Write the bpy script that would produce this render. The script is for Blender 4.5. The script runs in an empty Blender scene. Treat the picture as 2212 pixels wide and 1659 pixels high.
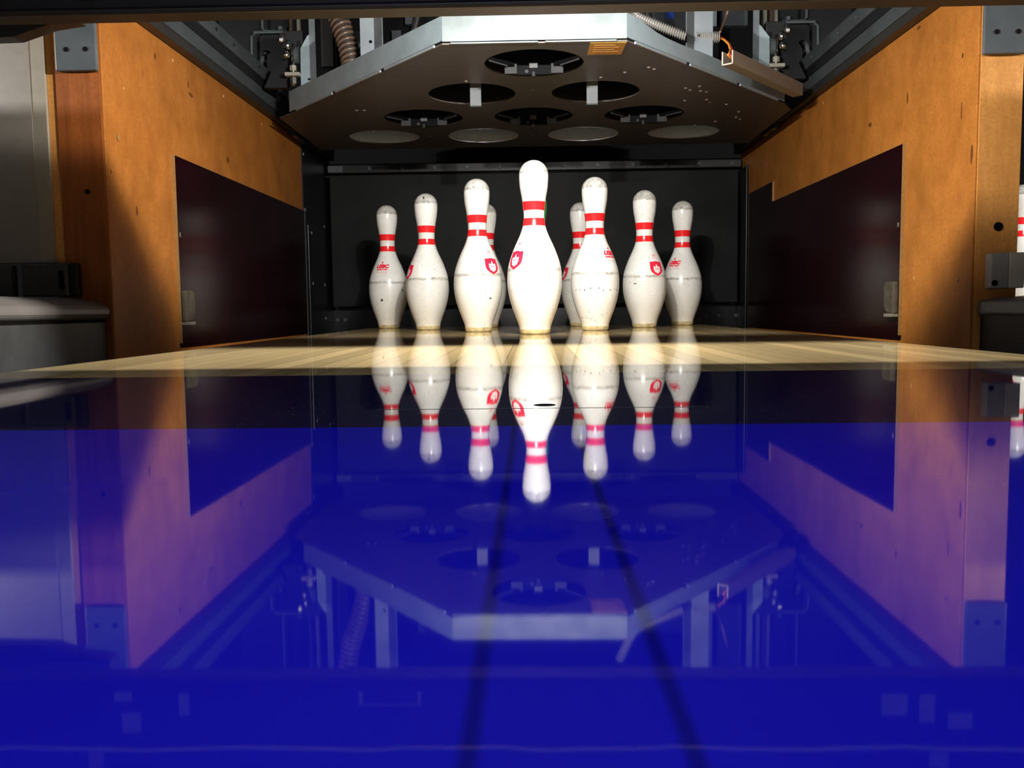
import bpy, bmesh, math, random
from mathutils import Vector, Matrix
random.seed(7)
scene = bpy.context.scene
COL = scene.collection
PI = math.pi

# ------------------------------------------------------------------ materials
def new_mat(name):
    m = bpy.data.materials.new(name); m.use_nodes = True
    nt = m.node_tree
    return m, nt, nt.nodes['Principled BSDF']

def N(nt, kind, **kw):
    n = nt.nodes.new(kind)
    for k, v in kw.items():
        if k in n.inputs: n.inputs[k].default_value = v
        else: setattr(n, k, v)
    return n

def mix(nt, fac, a, b, blend='MIX'):
    n = nt.nodes.new('ShaderNodeMix'); n.data_type = 'RGBA'; n.blend_type = blend
    for sock, val in ((n.inputs[0], fac), (n.inputs[6], a), (n.inputs[7], b)):
        if hasattr(val, 'is_linked') or isinstance(val, bpy.types.NodeSocket): nt.links.new(val, sock)
        elif isinstance(val, (int, float)): sock.default_value = val
        else: sock.default_value = (*val, 1) if len(val) == 3 else val
    return n.outputs[2]

def ramp(nt, fac, *stops):
    r = nt.nodes.new('ShaderNodeValToRGB')
    el = r.color_ramp.elements
    while len(el) < len(stops): el.new(0.5)
    for e, (p, c) in zip(el, stops):
        e.position = p
        e.color = (c, c, c, 1) if isinstance(c, (int, float)) else (*c, 1)
    nt.links.new(fac, r.inputs[0])
    return r.outputs[0]

def math_n(nt, op, a, b=None, clamp=False):
    n = nt.nodes.new('ShaderNodeMath'); n.operation = op; n.use_clamp = clamp
    for s, v in zip(n.inputs, (a, b)):
        if v is None: continue
        if isinstance(v, (int, float)): s.default_value = v
        else: nt.links.new(v, s)
    return n.outputs[0]

def noise(nt, vec, scale, detail=3.0, rough=0.55):
    n = N(nt, 'ShaderNodeTexNoise', Scale=scale, Detail=detail, Roughness=rough)
    if vec is not None: nt.links.new(vec, n.inputs['Vector'])
    return n.outputs[0]

def mapping(nt, scale=(1, 1, 1), coord='Object'):
    t = nt.nodes.new('ShaderNodeTexCoord'); m = N(nt, 'ShaderNodeMapping', Scale=scale)
    nt.links.new(t.outputs[coord], m.inputs[0])
    return m.outputs[0]

def plain(name, col, rough=0.5, metal=0.0, var=0.12, scale=40.0, spec=0.5):
    m, nt, b = new_mat(name)
    v = mapping(nt)
    f = noise(nt, v, scale)
    dark = tuple(c * (1 - var) for c in col); lite = tuple(min(1, c * (1 + var)) for c in col)
    c = ramp(nt, f, (0.3, dark), (0.7, lite))
    nt.links.new(c, b.inputs['Base Color'])
    b.inputs['Roughness'].default_value = rough
    b.inputs['Metallic'].default_value = metal
    b.inputs['Specular IOR Level'].default_value = spec
    return m

def wood(name, col, dark, rough=0.45, grain=(9, 9, 1.2), blot=6.0, amount=0.5, spec=0.3):
    m, nt, b = new_mat(name)
    v = mapping(nt, grain)
    g = noise(nt, v, 9.0, 6.0, 0.65)
    v2 = mapping(nt, (1, 1, 1))
    bl = noise(nt, v2, blot, 4.0, 0.6)
    fine = noise(nt, v2, 190.0, 3.0, 0.7)
    f = math_n(nt, 'ADD', math_n(nt, 'MULTIPLY', g, 0.5), math_n(nt, 'MULTIPLY', bl, 0.5))
    c = ramp(nt, f, (0.36, dark), (0.62, col))
    c = mix(nt, amount, col, c)
    c = mix(nt, math_n(nt, 'MULTIPLY', ramp(nt, fine, (0.35, 1.0), (0.55, 0.0)), 0.5), c, tuple(x * 0.55 for x in col))
    # a few dark knocks
    vo = N(nt, 'ShaderNodeTexVoronoi', Scale=11.0); nt.links.new(mapping(nt, (0.0, 1, 0.4)), vo.inputs['Vector'])
    kn = ramp(nt, vo.outputs['Distance'], (0.02, 1.0), (0.055, 0.0))
    c = mix(nt, math_n(nt, 'MULTIPLY', kn, 0.6), c, tuple(x * 0.25 for x in col))
    nt.links.new(c, b.inputs['Base Color'])
    b.inputs['Roughness'].default_value = rough
    b.inputs['Specular IOR Level'].default_value = spec
    return m

M = {}
M['orange_wood'] = wood('orange_wood', (0.33, 0.118, 0.0215), (0.165, 0.052, 0.0085), grain=(2.2, 2.2, 1.5), blot=9.0, amount=0.68, spec=0.2)
M['orange_wood_right'] = wood('orange_wood_right', (0.345, 0.128, 0.0225), (0.18, 0.059, 0.0095), grain=(2.2, 2.2, 1.5), blot=9.0, amount=0.68, spec=0.2)
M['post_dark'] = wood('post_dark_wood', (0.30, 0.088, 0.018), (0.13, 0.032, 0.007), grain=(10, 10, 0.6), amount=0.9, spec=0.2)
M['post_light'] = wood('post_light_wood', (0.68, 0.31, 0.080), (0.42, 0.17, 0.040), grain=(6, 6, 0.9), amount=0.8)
M['tan_edge'] = wood('tan_edge_wood', (0.27, 0.14, 0.042), (0.20, 0.10, 0.028))
M['maroon'] = plain('maroon_laminate', (0.0085, 0.0014, 0.0022), 0.19, var=0.25, scale=5, spec=0.24)
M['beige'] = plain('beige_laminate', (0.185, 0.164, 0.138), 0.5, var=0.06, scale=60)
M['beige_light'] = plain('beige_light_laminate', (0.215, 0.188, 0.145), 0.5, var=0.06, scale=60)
M['dark_steel'] = plain('dark_steel', (0.008, 0.0085, 0.0095), 0.35, var=0.3, scale=7, spec=0.35)
M['black_steel'] = plain('black_steel', (0.004, 0.0045, 0.006), 0.35, var=0.3, scale=7, spec=0.35)
M['rail_grey'] = plain('rail_grey_paint', (0.045, 0.050, 0.055), 0.4, var=0.15, scale=14)
M['rail_dark'] = plain('rail_dark_paint', (0.019, 0.0175, 0.0165), 0.45, var=0.15, scale=14)
M['bracket'] = plain('bracket_steel', (0.066, 0.076, 0.083), 0.42, var=0.14, scale=20, spec=0.35)
M['galv'] = plain('galvanised_steel', (0.22, 0.25, 0.268), 0.38, var=0.12, scale=22)
M['galv_dark'] = plain('galvanised_grey', (0.245, 0.30, 0.325), 0.42, var=0.1, scale=22)
M['white_metal'] = plain('white_painted_metal', (0.145, 0.168, 0.170), 0.35, var=0.28, scale=14)
M['under'] = plain('brown_underside_paint', (0.085, 0.072, 0.065), 0.45, var=0.12, scale=20, spec=0.35)
M['chrome'] = plain('bright_screw_metal', (0.75, 0.72, 0.66), 0.2, metal=1.0, var=0.05)
M['pale_bar'] = plain('pale_bar_metal', (0.30, 0.28, 0.23), 0.35)
M['screw'] = plain('screw_head', (0.13, 0.105, 0.092), 0.45, var=0.05)
M['black'] = plain('black_plastic', (0.006, 0.006, 0.007), 0.45)
M['void'] = plain('machine_room_black', (0.010, 0.010, 0.012), 0.8)
M['cap'] = plain('cap_grey_plastic', (0.125, 0.112, 0.103), 0.34, var=0.1, scale=9)
M['cap_right'] = plain('cap_blue_grey_plastic', (0.085, 0.088, 0.092), 0.36, var=0.1, scale=9)
M['gutter'] = plain('gutter_black', (0.006, 0.0065, 0.008), 0.45, spec=0.3)
M['divider'] = plain('divider_grey', (0.030, 0.030, 0.030), 0.5, var=0.2)
M['hose'] = plain('hose_brown', (0.115, 0.075, 0.052), 0.35, var=0.15)
M['conduit'] = plain('conduit_grey', (0.25, 0.235, 0.21), 0.35)
M['duct'] = plain('duct_tan_plastic', (0.27, 0.22, 0.165), 0.45, var=0.05)
M['duct_edge'] = plain('duct_cut_edge', (0.46, 0.40, 0.33), 0.4)
M['sticker'] = plain('yellow_sticker', (0.50, 0.235, 0.02), 0.5, var=0.06)
M['ink'] = plain('sticker_ink', (0.40, 0.18, 0.014), 0.6)
M['wire_orange'] = plain('wire_orange', (0.85, 0.33, 0.03), 0.4)
M['wire_red'] = plain('wire_red', (0.40, 0.03, 0.03), 0.4)
M['wire_pink'] = plain('wire_pink', (0.65, 0.40, 0.28), 0.4)
M['blue_tag'] = plain('blue_tag', (0.02, 0.06, 0.35), 0.4)
M['red'] = plain('pin_red', (0.80, 0.016, 0.020), 0.22, var=0.05)
M['ink_red'] = plain('pin_print_red', (0.80, 0.020, 0.055), 0.25, var=0.05)
M['ink_pink'] = plain('pin_print_pink', (0.85, 0.16, 0.18), 0.3, var=0.05)
M['leaf_white'] = plain('pin_print_white', (0.78, 0.70, 0.68), 0.3, var=0.05)
M['green'] = plain('pin_green', (0.012, 0.30, 0.045), 0.25, var=0.1)
M['base_ring'] = plain('pin_base_ring', (0.46, 0.37, 0.19), 0.45, var=0.35, scale=60)
M['cup_grey'] = plain('cup_grey', (0.58, 0.70, 0.80), 0.35, var=0.08)
M['arm'] = plain('arm_black', (0.0025, 0.0025, 0.003), 0.6, spec=0.05)
M['arm_tip'] = plain('arm_tip_grey', (0.034, 0.035, 0.036), 0.6, spec=0.08)
M['curtain'] = plain('pit_cushion_rubber', (0.010, 0.0105, 0.011), 0.55, var=0.5, scale=4, spec=0.12)
M['fascia'] = plain('masking_panel', (0.020, 0.018, 0.019), 0.45, var=0.2)
M['fascia_lip'] = plain('masking_lip', (0.026, 0.019, 0.016), 0.5, var=0.2)
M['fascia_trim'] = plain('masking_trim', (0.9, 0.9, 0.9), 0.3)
M['fascia_patch'] = plain('masking_patch', (0.40, 0.40, 0.42), 0.4)
M['bumper'] = plain('bumper_rubber', (0.060, 0.050, 0.036), 0.6, var=0.25, spec=0.1)
M['bumper_tip'] = plain('bumper_tip', (0.15, 0.14, 0.11), 0.6, spec=0.1)
M['box_grey'] = plain('box_grey', (0.30, 0.30, 0.32), 0.5)
M['box_pale'] = plain('box_pale', (0.48, 0.46, 0.43), 0.5)
M['rim'] = plain('lit_rim_tone', (0.22, 0.23, 0.24), 0.3)
M['rim_lit'] = plain('cup_rim_lit', (0.55, 0.56, 0.57), 0.25)
M['scuff'] = plain('wood_scuff_dark', (0.10, 0.034, 0.008), 0.6, spec=0.1)
M['nick'] = plain('wood_nick_pale', (0.46, 0.25, 0.10), 0.6, spec=0.1)
M['strap'] = plain('strap_metal', (0.125, 0.135, 0.14), 0.5, var=0.1, scale=30, spec=0.15)
M['block_white'] = plain('centre_block_paint', (0.085, 0.085, 0.086), 0.5, spec=0.1)
M['hole'] = plain('hole_black', (0.004, 0.003, 0.003), 0.8, spec=0.05)
M['concrete'] = plain('sub_floor_concrete', (0.012, 0.012, 0.013), 0.8)

def lane_mat(name, base, rough, seam=None, boards=False, dust=0.0, bump=0.0):
    m, nt, b = new_mat(name)
    tc = nt.nodes.new('ShaderNodeTexCoord')
    sep = nt.nodes.new('ShaderNodeSeparateXYZ'); nt.links.new(tc.outputs['Object'], sep.inputs[0])
    X, Y = sep.outputs[0], sep.outputs[1]
    col = mix(nt, 0.0, base, base)
    if boards:
        u = math_n(nt, 'DIVIDE', math_n(nt, 'ADD', X, 0.0122 + 2.7), 0.027)
        fl = math_n(nt, 'FLOOR', u)
        wn = nt.nodes.new('ShaderNodeTexWhiteNoise'); wn.noise_dimensions = '1D'
        nt.links.new(fl, wn.inputs['W'])
        g = noise(nt, mapping(nt, (60, 2.5, 60)), 6.0, 4.0)
        tone = math_n(nt, 'ADD', math_n(nt, 'MULTIPLY', wn.outputs[0], 0.55), math_n(nt, 'MULTIPLY', g, 0.45))
        col = ramp(nt, tone, (0.15, tuple(c * 0.62 for c in base)), (0.85, tuple(min(1, c * 1.2) for c in base)))
        fr = math_n(nt, 'FRACT', u)
        d = math_n(nt, 'MULTIPLY', math_n(nt, 'MINIMUM', fr, math_n(nt, 'SUBTRACT', 1.0, fr)), 27.0)
        ln = ramp(nt, d, (0.25, 1.0), (0.75, 0.0))
        col = mix(nt, math_n(nt, 'MULTIPLY', ln, 0.75), col, tuple(c * 0.15 for c in base))
    if seam:
        for sx, half in seam:
            d = math_n(nt, 'MULTIPLY', math_n(nt, 'ABSOLUTE', math_n(nt, 'SUBTRACT', X, sx)), 100.0)
            ln = ramp(nt, d, (half * 30, 1.0), (half * 130, 0.0))
            col = mix(nt, math_n(nt, 'MULTIPLY', ln, 0.72), col, tuple(c * 0.12 for c in base))
        big = noise(nt, mapping(nt, (1, 0.4, 1)), 9.0, 2.0)
        col = mix(nt, ramp(nt, big, (0.3, 0.0), (0.7, 0.16)), col, tuple(c * 1.8 for c in base))
    if dust:
        dn = noise(nt, mapping(nt, (1, 0.35, 1)), 420.0, 2.0, 0.5)
        col = mix(nt, math_n(nt, 'MULTIPLY', ramp(nt, dn, (0.66, 0.0), (0.76, 1.0)), dust), col, (0.5, 0.5, 0.55))
    nt.links.new(col, b.inputs['Base Color'])
    b.inputs['Roughness'].default_value = rough
    b.inputs['IOR'].default_value = 1.39
    if bump:
        bn = nt.nodes.new('ShaderNodeBump'); bn.inputs['Strength'].default_value = 1.0
        bn.inputs['Distance'].default_value = bump
        nt.links.new(noise(nt, mapping(nt, (1, 1, 1)), 14.0, 1.0), bn.inputs['Height'])
        nt.links.new(bn.outputs[0], b.inputs['Normal'])
    return m
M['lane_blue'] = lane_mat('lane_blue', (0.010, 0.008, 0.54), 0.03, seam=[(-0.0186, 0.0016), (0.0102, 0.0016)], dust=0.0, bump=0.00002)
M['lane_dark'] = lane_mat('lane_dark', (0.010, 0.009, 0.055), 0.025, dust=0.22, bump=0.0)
M['lane_wood'] = lane_mat('lane_maple', (0.50, 0.37, 0.18), 0.03, boards=True)

def pin_mat():
    m, nt, b = new_mat('pin_plastic')
    tc = nt.nodes.new('ShaderNodeTexCoord')
    oi = nt.nodes.new('ShaderNodeObjectInfo')
    off = nt.nodes.new('ShaderNodeVectorMath'); off.operation = 'ADD'
    sc = nt.nodes.new('ShaderNodeVectorMath'); sc.operation = 'SCALE'
    comb = nt.nodes.new('ShaderNodeCombineXYZ')
    for i in range(3): nt.links.new(oi.outputs['Random'], comb.inputs[i])
    nt.links.new(comb.outputs[0], sc.inputs[0]); sc.inputs['Scale'].default_value = 37.0
    nt.links.new(tc.outputs['Object'], off.inputs[0]); nt.links.new(sc.outputs[0], off.inputs[1])
    V = off.outputs[0]
    sep = nt.nodes.new('ShaderNodeSeparateXYZ'); nt.links.new(tc.outputs['Object'], sep.inputs[0])
    Z = sep.outputs[2]
    base = (0.78, 0.77, 0.735)
    n1 = noise(nt, V, 22.0, 4.0, 0.6)
    col = ramp(nt, n1, (0.3, (0.69, 0.675, 0.63)), (0.65, base))
    # yellowing toward the base
    zl = ramp(nt, math_n(nt, 'MULTIPLY', Z, 10.0), (0.03, 1.0), (1.0, 0.0))
    col = mix(nt, math_n(nt, 'MULTIPLY', zl, 0.55), col, (0.74, 0.63, 0.46))
    # small specks
    sp = noise(nt, V, 330.0, 1.0, 0.5)
    spl = math_n(nt, 'MULTIPLY', ramp(nt, sp, (0.665, 0.0), (0.71, 1.0)), ramp(nt, noise(nt, V, 14.0, 2.0), (0.42, 0.15), (0.62, 0.9)))
    col = mix(nt, spl, col, (0.16, 0.15, 0.13))
    # dirty crown
    nz = noise(nt, V, 90.0, 4.0, 0.7)
    zz = math_n(nt, 'ADD', Z, math_n(nt, 'MULTIPLY', math_n(nt, 'SUBTRACT', nz, 0.5), 0.006))
    zmap = math_n(nt, 'MULTIPLY', math_n(nt, 'SUBTRACT', zz, 0.345), 25.0)
    crown = ramp(nt, zmap, (0.12, 0.0), (0.20, 1.0), (0.34, 0.8), (0.9, 0.7))
    patch = ramp(nt, nz, (0.35, 0.25), (0.65, 1.0))
    amt = math_n(nt, 'MULTIPLY', math_n(nt, 'MULTIPLY', crown, patch), 1.0)
    col = mix(nt, amt, col, (0.21, 0.20, 0.17))
    # belly wear ring
    wob = math_n(nt, 'MULTIPLY', math_n(nt, 'SUBTRACT', noise(nt, V, 42.0, 4.0), 0.5), 0.010)
    dz = math_n(nt, 'MULTIPLY', math_n(nt, 'ABSOLUTE', math_n(nt, 'SUBTRACT', math_n(nt, 'ADD', Z, wob), 0.1415)), 100.0)
    ringf = ramp(nt, dz, (0.10, 1.0), (0.55, 0.0))
    col = mix(nt, math_n(nt, 'MULTIPLY', math_n(nt, 'MULTIPLY', ringf, patch), 0.95), col, (0.22, 0.205, 0.16))
    # below the ring the plastic is a little greyer
    low = ramp(nt, math_n(nt, 'MULTIPLY', Z, 5.0), (0.69, 1.0), (0.72, 0.0))
    col = mix(nt, math_n(nt, 'MULTIPLY', low, 0.22), col, (0.55, 0.52, 0.44))
    nt.links.new(col, b.inputs['Base Color'])
    b.inputs['Roughness'].default_value = 0.25
    b.inputs['Specular IOR Level'].default_value = 0.45
    return m
M['pin'] = pin_mat()

# ------------------------------------------------------------------ mesh helpers
class MB:
    def __init__(s): s.bm = bmesh.new()
    def box(s, x0, x1, y0, y1, z0, z1):
        x0, x1 = min(x0, x1), max(x0, x1); y0, y1 = min(y0, y1), max(y0, y1); z0, z1 = min(z0, z1), max(z0, z1)
        v = [s.bm.verts.new(p) for p in ((x0,y0,z0),(x1,y0,z0),(x1,y1,z0),(x0,y1,z0),(x0,y0,z1),(x1,y0,z1),(x1,y1,z1),(x0,y1,z1))]
        for f in ((0,3,2,1),(4,5,6,7),(0,1,5,4),(1,2,6,5),(2,3,7,6),(3,0,4,7)): s.bm.faces.new([v[i] for i in f])
        return s
    def prism(s, pts, a, lo, hi):
        """pts: 2-D outline in the plane of the two other axes, extruded along axis a from lo to hi"""
        def P(u, w, t): return {0: (t, u, w), 1: (u, t, w), 2: (u, w, t)}[a]
        A = [s.bm.verts.new(P(u, w, lo)) for u, w in pts]; B = [s.bm.verts.new(P(u, w, hi)) for u, w in pts]
        n = len(pts)
        s.bm.faces.new(A); s.bm.faces.new(B[::-1])
        for i in range(n): s.bm.faces.new((A[i], B[i], B[(i+1) % n], A[(i+1) % n]))
        bmesh.ops.recalc_face_normals(s.bm, faces=s.bm.faces[:])
        return s
    def tube(s, pts, r, seg=10, cap=True):
        pts = [Vector(p) for p in pts]; rings = []
        for i, p in enumerate(pts):
            d = (pts[min(i+1, len(pts)-1)] - pts[max(i-1, 0)]).normalized()
            up = Vector((0,0,1)) if abs(d.z) < 0.9 else Vector((1,0,0))
            a = d.cross(up).normalized(); b = d.cross(a)
            rr = r[i] if isinstance(r, (list, tuple)) else r
            rings.append([s.bm.verts.new(p + a*math.cos(2*PI*k/seg)*rr + b*math.sin(2*PI*k/seg)*rr) for k in range(seg)])
        for i in range(len(rings)-1):
            for k in range(seg):
                s.bm.faces.new((rings[i][k], rings[i][(k+1) % seg], rings[i+1][(k+1) % seg], rings[i+1][k]))
        if cap:
            s.bm.faces.new(rings[0][::-1]); s.bm.faces.new(rings[-1])
        bmesh.ops.recalc_face_normals(s.bm, faces=s.bm.faces[:])
        return s
    def lathe(s, prof, seg=64, c=(0,0,0)):
        rings = []
        for r, z in prof:
            if r < 1e-6: rings.append([s.bm.verts.new((c[0], c[1], c[2]+z))])
            else: rings.append([s.bm.verts.new((c[0]+r*math.cos(2*PI*k/seg), c[1]+r*math.sin(2*PI*k/seg), c[2]+z)) for k in range(seg)])
        for a, b in zip(rings, rings[1:]):
            for k in range(seg):
                q = [a[k % len(a)], a[(k+1) % len(a)], b[(k+1) % len(b)], b[k % len(b)]]
                q2 = []
                for v in q:
                    if v not in q2: q2.append(v)
                if len(q2) > 2: s.bm.faces.new(q2)
        return s
    def build(s, name, mat, parent=None, smooth=False, bevel=0.0):
        me = bpy.data.meshes.new(name); s.bm.normal_update(); s.bm.to_mesh(me); s.bm.free()
        me.materials.append(M[mat])
        if smooth:
            for p in me.polygons: p.use_smooth = True
        o = bpy.data.objects.new(name, me); COL.objects.link(o)
        if bevel:
            bv = o.modifiers.new('bevel', 'BEVEL'); bv.width = bevel; bv.segments = 2; bv.limit_method = 'ANGLE'
        if parent is not None:
            o.parent = parent
            o.matrix_parent_inverse = Matrix.Translation(-parent.location)
        return o

def box(name, mat, parent, x0, x1, y0, y1, z0, z1, bevel=0.0):
    return MB().box(x0, x1, y0, y1, z0, z1).build(name, mat, parent, bevel=bevel)
def tag(o, label=None, cat=None, group=None, kind=None):
    if label: o['label'] = label
    if cat: o['category'] = cat
    if group: o['group'] = group
    if kind: o['kind'] = kind
    return o
def thing(name, label, cat, loc=(0,0,0), group=None):
    o = bpy.data.objects.new(name, None); o.empty_display_size = 0.05; COL.objects.link(o); o.location = loc
    return tag(o, label, cat, group)
def struct(o, label=None): return tag(o, label, None, None, 'structure')
def disc_screw(x, y, z, r=0.004, axis=2, h=0.003):
    mb = MB()
    d = [0, 0, 0]; d[axis] = h
    mb.tube([(x, y, z), (x + d[0], y + d[1], z + d[2])], r, 12)
    return mb

# ------------------------------------------------------------------ setting
struct(box('floor', 'concrete', None, -2.9, 2.9, -3.4, 2.3, -0.22, -0.14))
struct(box('wall_back', 'void', None, -2.9, 2.9, 2.2, 2.3, -0.14, 1.9))
struct(box('wall_left', 'void', None, -2.9, -2.8, -3.4, 2.2, -0.14, 1.9))
struct(box('wall_right', 'void', None, 2.8, 2.9, -3.4, 2.2, -0.14, 1.9))
struct(box('ceiling', 'void', None, -2.9, 2.9, -3.4, 2.3, 1.9, 2.0))

# ------------------------------------------------------------------ lane
L = thing('bowling_lane', 'glossy mirror-like bowling lane, deep blue in front and maple under the pins', 'bowling lane', (0, -1.2, -0.14))
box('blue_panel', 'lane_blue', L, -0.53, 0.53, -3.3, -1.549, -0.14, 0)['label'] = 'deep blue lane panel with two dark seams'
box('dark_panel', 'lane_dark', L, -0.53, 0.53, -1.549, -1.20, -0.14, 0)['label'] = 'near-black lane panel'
box('maple_deck', 'lane_wood', L, -0.53, 0.53, -1.20, 0.90, -0.14, 0)['label'] = 'maple boards under and before the pins'
box('panel_joint', 'bracket', L, -0.10, 0.09, -1.4744, -1.4736, -0.002, 0.00012)
mb = MB(); mb.prism([(-0.0095 + 0.0065*(1 + math.cos(k*PI/8)), -1.457 + 0.0062*math.sin(k*PI/8)) for k in range(16)], 2, -0.001, 0.00015)
mb.build('gouge', 'hole', L)['label'] = 'small black gouge in the lane surface'
for sx, side in ((-1, 'left'), (1, 'right')):
    pts = [(sx*0.531, -0.025), (sx*0.531, -0.14), (sx*0.759, -0.14), (sx*0.759, -0.032)]
    c = 0.645; r = 0.098
    arc = [(sx*(c + r*math.cos(a)), -0.034 + r*0.9*math.sin(a)) for a in [-(i*PI/12) for i in range(1, 12)]]
    mb = MB(); mb.prism(pts + [(sx*0.75, -0.032)] + arc + [(sx*0.541, -0.032)], 1, -3.3, 0.90)
    tag(mb.build('gutter', 'gutter'), f'black ball gutter along the {side} edge of the lane', 'gutter')

# ------------------------------------------------------------------ kickbacks
KB = {}
for sx, side in ((-1, 'left'), (1, 'right')):
    k = thing('kickback_wall', f'orange plywood kickback panel with maroon plate, {side} of the pins', 'kickback panel', (sx*0.80, -0.40, -0.14))
    KB[side] = k
    yb = 0.955 if sx < 0 else 1.33
    ow = 'orange_wood' if sx < 0 else 'orange_wood_right'
    box('side_board', ow, k, sx*0.76, sx*0.79, -0.40, yb, -0.14, 0.611, bevel=0.002)
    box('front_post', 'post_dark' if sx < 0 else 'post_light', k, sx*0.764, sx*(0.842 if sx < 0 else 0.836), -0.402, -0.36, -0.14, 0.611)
    box('outer_board', ow, k, sx*0.80, sx*0.836, -0.36, yb, -0.14, 0.611)
    if sx < 0:
        box('kick_plate', 'maroon', k, -0.7605, -0.755, -0.1085, 0.953, -0.016, 0.3855)
        e = MB().box(-0.761, -0.7535, -0.1115, -0.1085, -0.008, 0.3865).box(-0.761, -0.7545, -0.1085, 0.953, 0.3855, 0.3868)
        e.build('plate_edge', 'tan_edge', k)
        box('side_strip', 'post_light', k, -0.842, -0.858, -0.40, -0.36, -0.1, 0.60)['label'] = 'pale tan wooden edge strip'
    else:
        mb = MB(); mb.prism([(-0.1105, -0.016), (1.328, -0.016), (1.328, 0.448), (0.8815, 0.448), (0.8815, 0.3845), (-0.1105, 0.3845)], 0, 0.755, 0.7605)
        mb.build('kick_plate', 'maroon', k)
        e = MB().box(0.7535, 0.761, -0.1135, -0.1105, -0.008, 0.3855).box(0.7545, 0.761, -0.1105, 0.8815, 0.3845, 0.3858).box(0.7545, 0.761, 0.880, 0.8815, 0.3845, 0.448)
        e.build('plate_edge', 'tan_edge', k)
    # screw and knock marks on the board
    mb = MB(); y0 = -0.35; 
    mb.tube([(sx*0.7595, y0, 0.375 if sx < 0 else 0.10), (sx*0.7585, y0, 0.375 if sx < 0 else 0.10)], 0.005, 12)
    mb.build('screw_plug', 'tan_edge', k)
    mb = MB(); x = sx*0.795 if sx < 0 else 0.802; z = 0.272 if sx < 0 else 0.189
    mb.tube([(x, -0.4, z), (x, -0.4032, z)], 0.0048 if sx < 0 else 0.0078, 14); mb.build('bolt_hole', 'hole', k)
    # dark scuffs and pale nicks in the plywood face
    if sx < 0: MK = [(-0.17, 0.569, .006, .010, 0), (0.012, 0.537, .016, .005, 0), (0.0, 0.555, .004, .010, 0), (-0.286, 0.249, .005, .014, 0), (0.24, 0.433, .012, .010, 0), (-0.383, 0.309, .003, .004, 0), (-0.081, 0.586, .004, .005, 1), (0.227, 0.584, .005, .005, 1), (0.532, 0.579, .005, .005, 1), (-0.318, 0.4715, .003, .003, 1)]
    else: MK = [(-0.344, 0.495, .004, .005, 0), (-0.345, 0.398, .002, .026, 0), (-0.158, 0.600, .010, .004, 0), (0.085, 0.461, .012, .007, 0), (-0.113, 0.475, .006, .018, 0), (-0.388, 0.318, .005, .022, 0), (0.417, 0.586, .004, .004, 1), (-0.167, 0.109, .003, .005, 1)]
    for my, mz, wy, wz, pale in MK:
        rr = [random.uniform(0.55, 1.05) for _ in range(9)]
        mb = MB(); mb.prism([(my + wy*rr[q]*math.cos(2*PI*q/9), mz + wz*rr[q]*math.sin(2*PI*q/9)) for q in range(9)], 0, sx*0.7596, sx*0.7604)
        mb.build('nick_mark' if pale else 'scuff_mark', 'nick' if pale else 'scuff', k)
    # bumper on the plate
    b = MB(); zz0, zz1 = 0.036, 0.104
    pr = [(0.0, zz0), (0.022, zz0 + 0.002), (0.03, zz0 + 0.02), (0.03, zz1 - 0.008), (0.024, zz1), (0.0, zz1)]
    b.prism([(-0.108 + y * 1.7, z) for y, z in pr], 0, sx*0.742, sx*0.755)
    bo = b.build('bumper', 'bumper', k, bevel=0.004)
    box('bumper_foot', 'bumper_tip', bo, sx*0.740, sx*0.755, -0.106, -0.066, 0.030, 0.037, bevel=0.001)
    # white nick on the plate
    MB().box(sx*0.7548, sx*0.7538, -0.098, -0.094, 0.217, 0.226).build('nick', 'bumper_tip', k)

# steel brackets on top of the posts
for sx, side in ((-1, 'left'), (1, 'right')):
    t = thing('steel_bracket', f'grey steel bracket with two bolt holes on the {side} post top', 'bracket', (sx*0.80, -0.40, 0.479))
    box('plate', 'bracket', t, sx*0.763, sx*0.836, -0.412, -0.4021, 0.479, 0.66, bevel=0.0025)
    for xx in ((0.781, 0.815) if sx < 0 else (0.784, 0.820)):
        MB().tube([(sx*xx, -0.413, 0.515), (sx*xx, -0.4118, 0.515)], 0.0042, 14).build('bolt_hole', 'hole', t)

# left neighbour cover panels
t = thing('cover_panel', 'beige laminate cover panel left of the tan edge strip', 'panel', (-0.95, -0.40, 0.148))
box('front_face', 'beige', t, -1.30, -0.884, -0.408, -0.39, 0.148, 0.62)
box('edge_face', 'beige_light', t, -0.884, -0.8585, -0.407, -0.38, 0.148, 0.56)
t = thing('hood_bracket', 'dark angled hood bracket at upper left end of the masking beam', 'bracket', (-0.8, -0.62, 0.5))
mb = MB(); mb.prism([(-1.1, 0.474), (-0.80, 0.480), (-0.745, 0.497), (-0.700, 0.503), (-0.70, 0.62), (-1.1, 0.62)], 1, -0.60, -0.57)
mb.build('hood_plate', 'rail_dark', t)
mb = MB(); mb.tube([(-0.80, -0.43, 0.572), (-0.86, -0.43, 0.603)], 0.0022, 8); mb.build('hook_rod', 'black', t)

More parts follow.
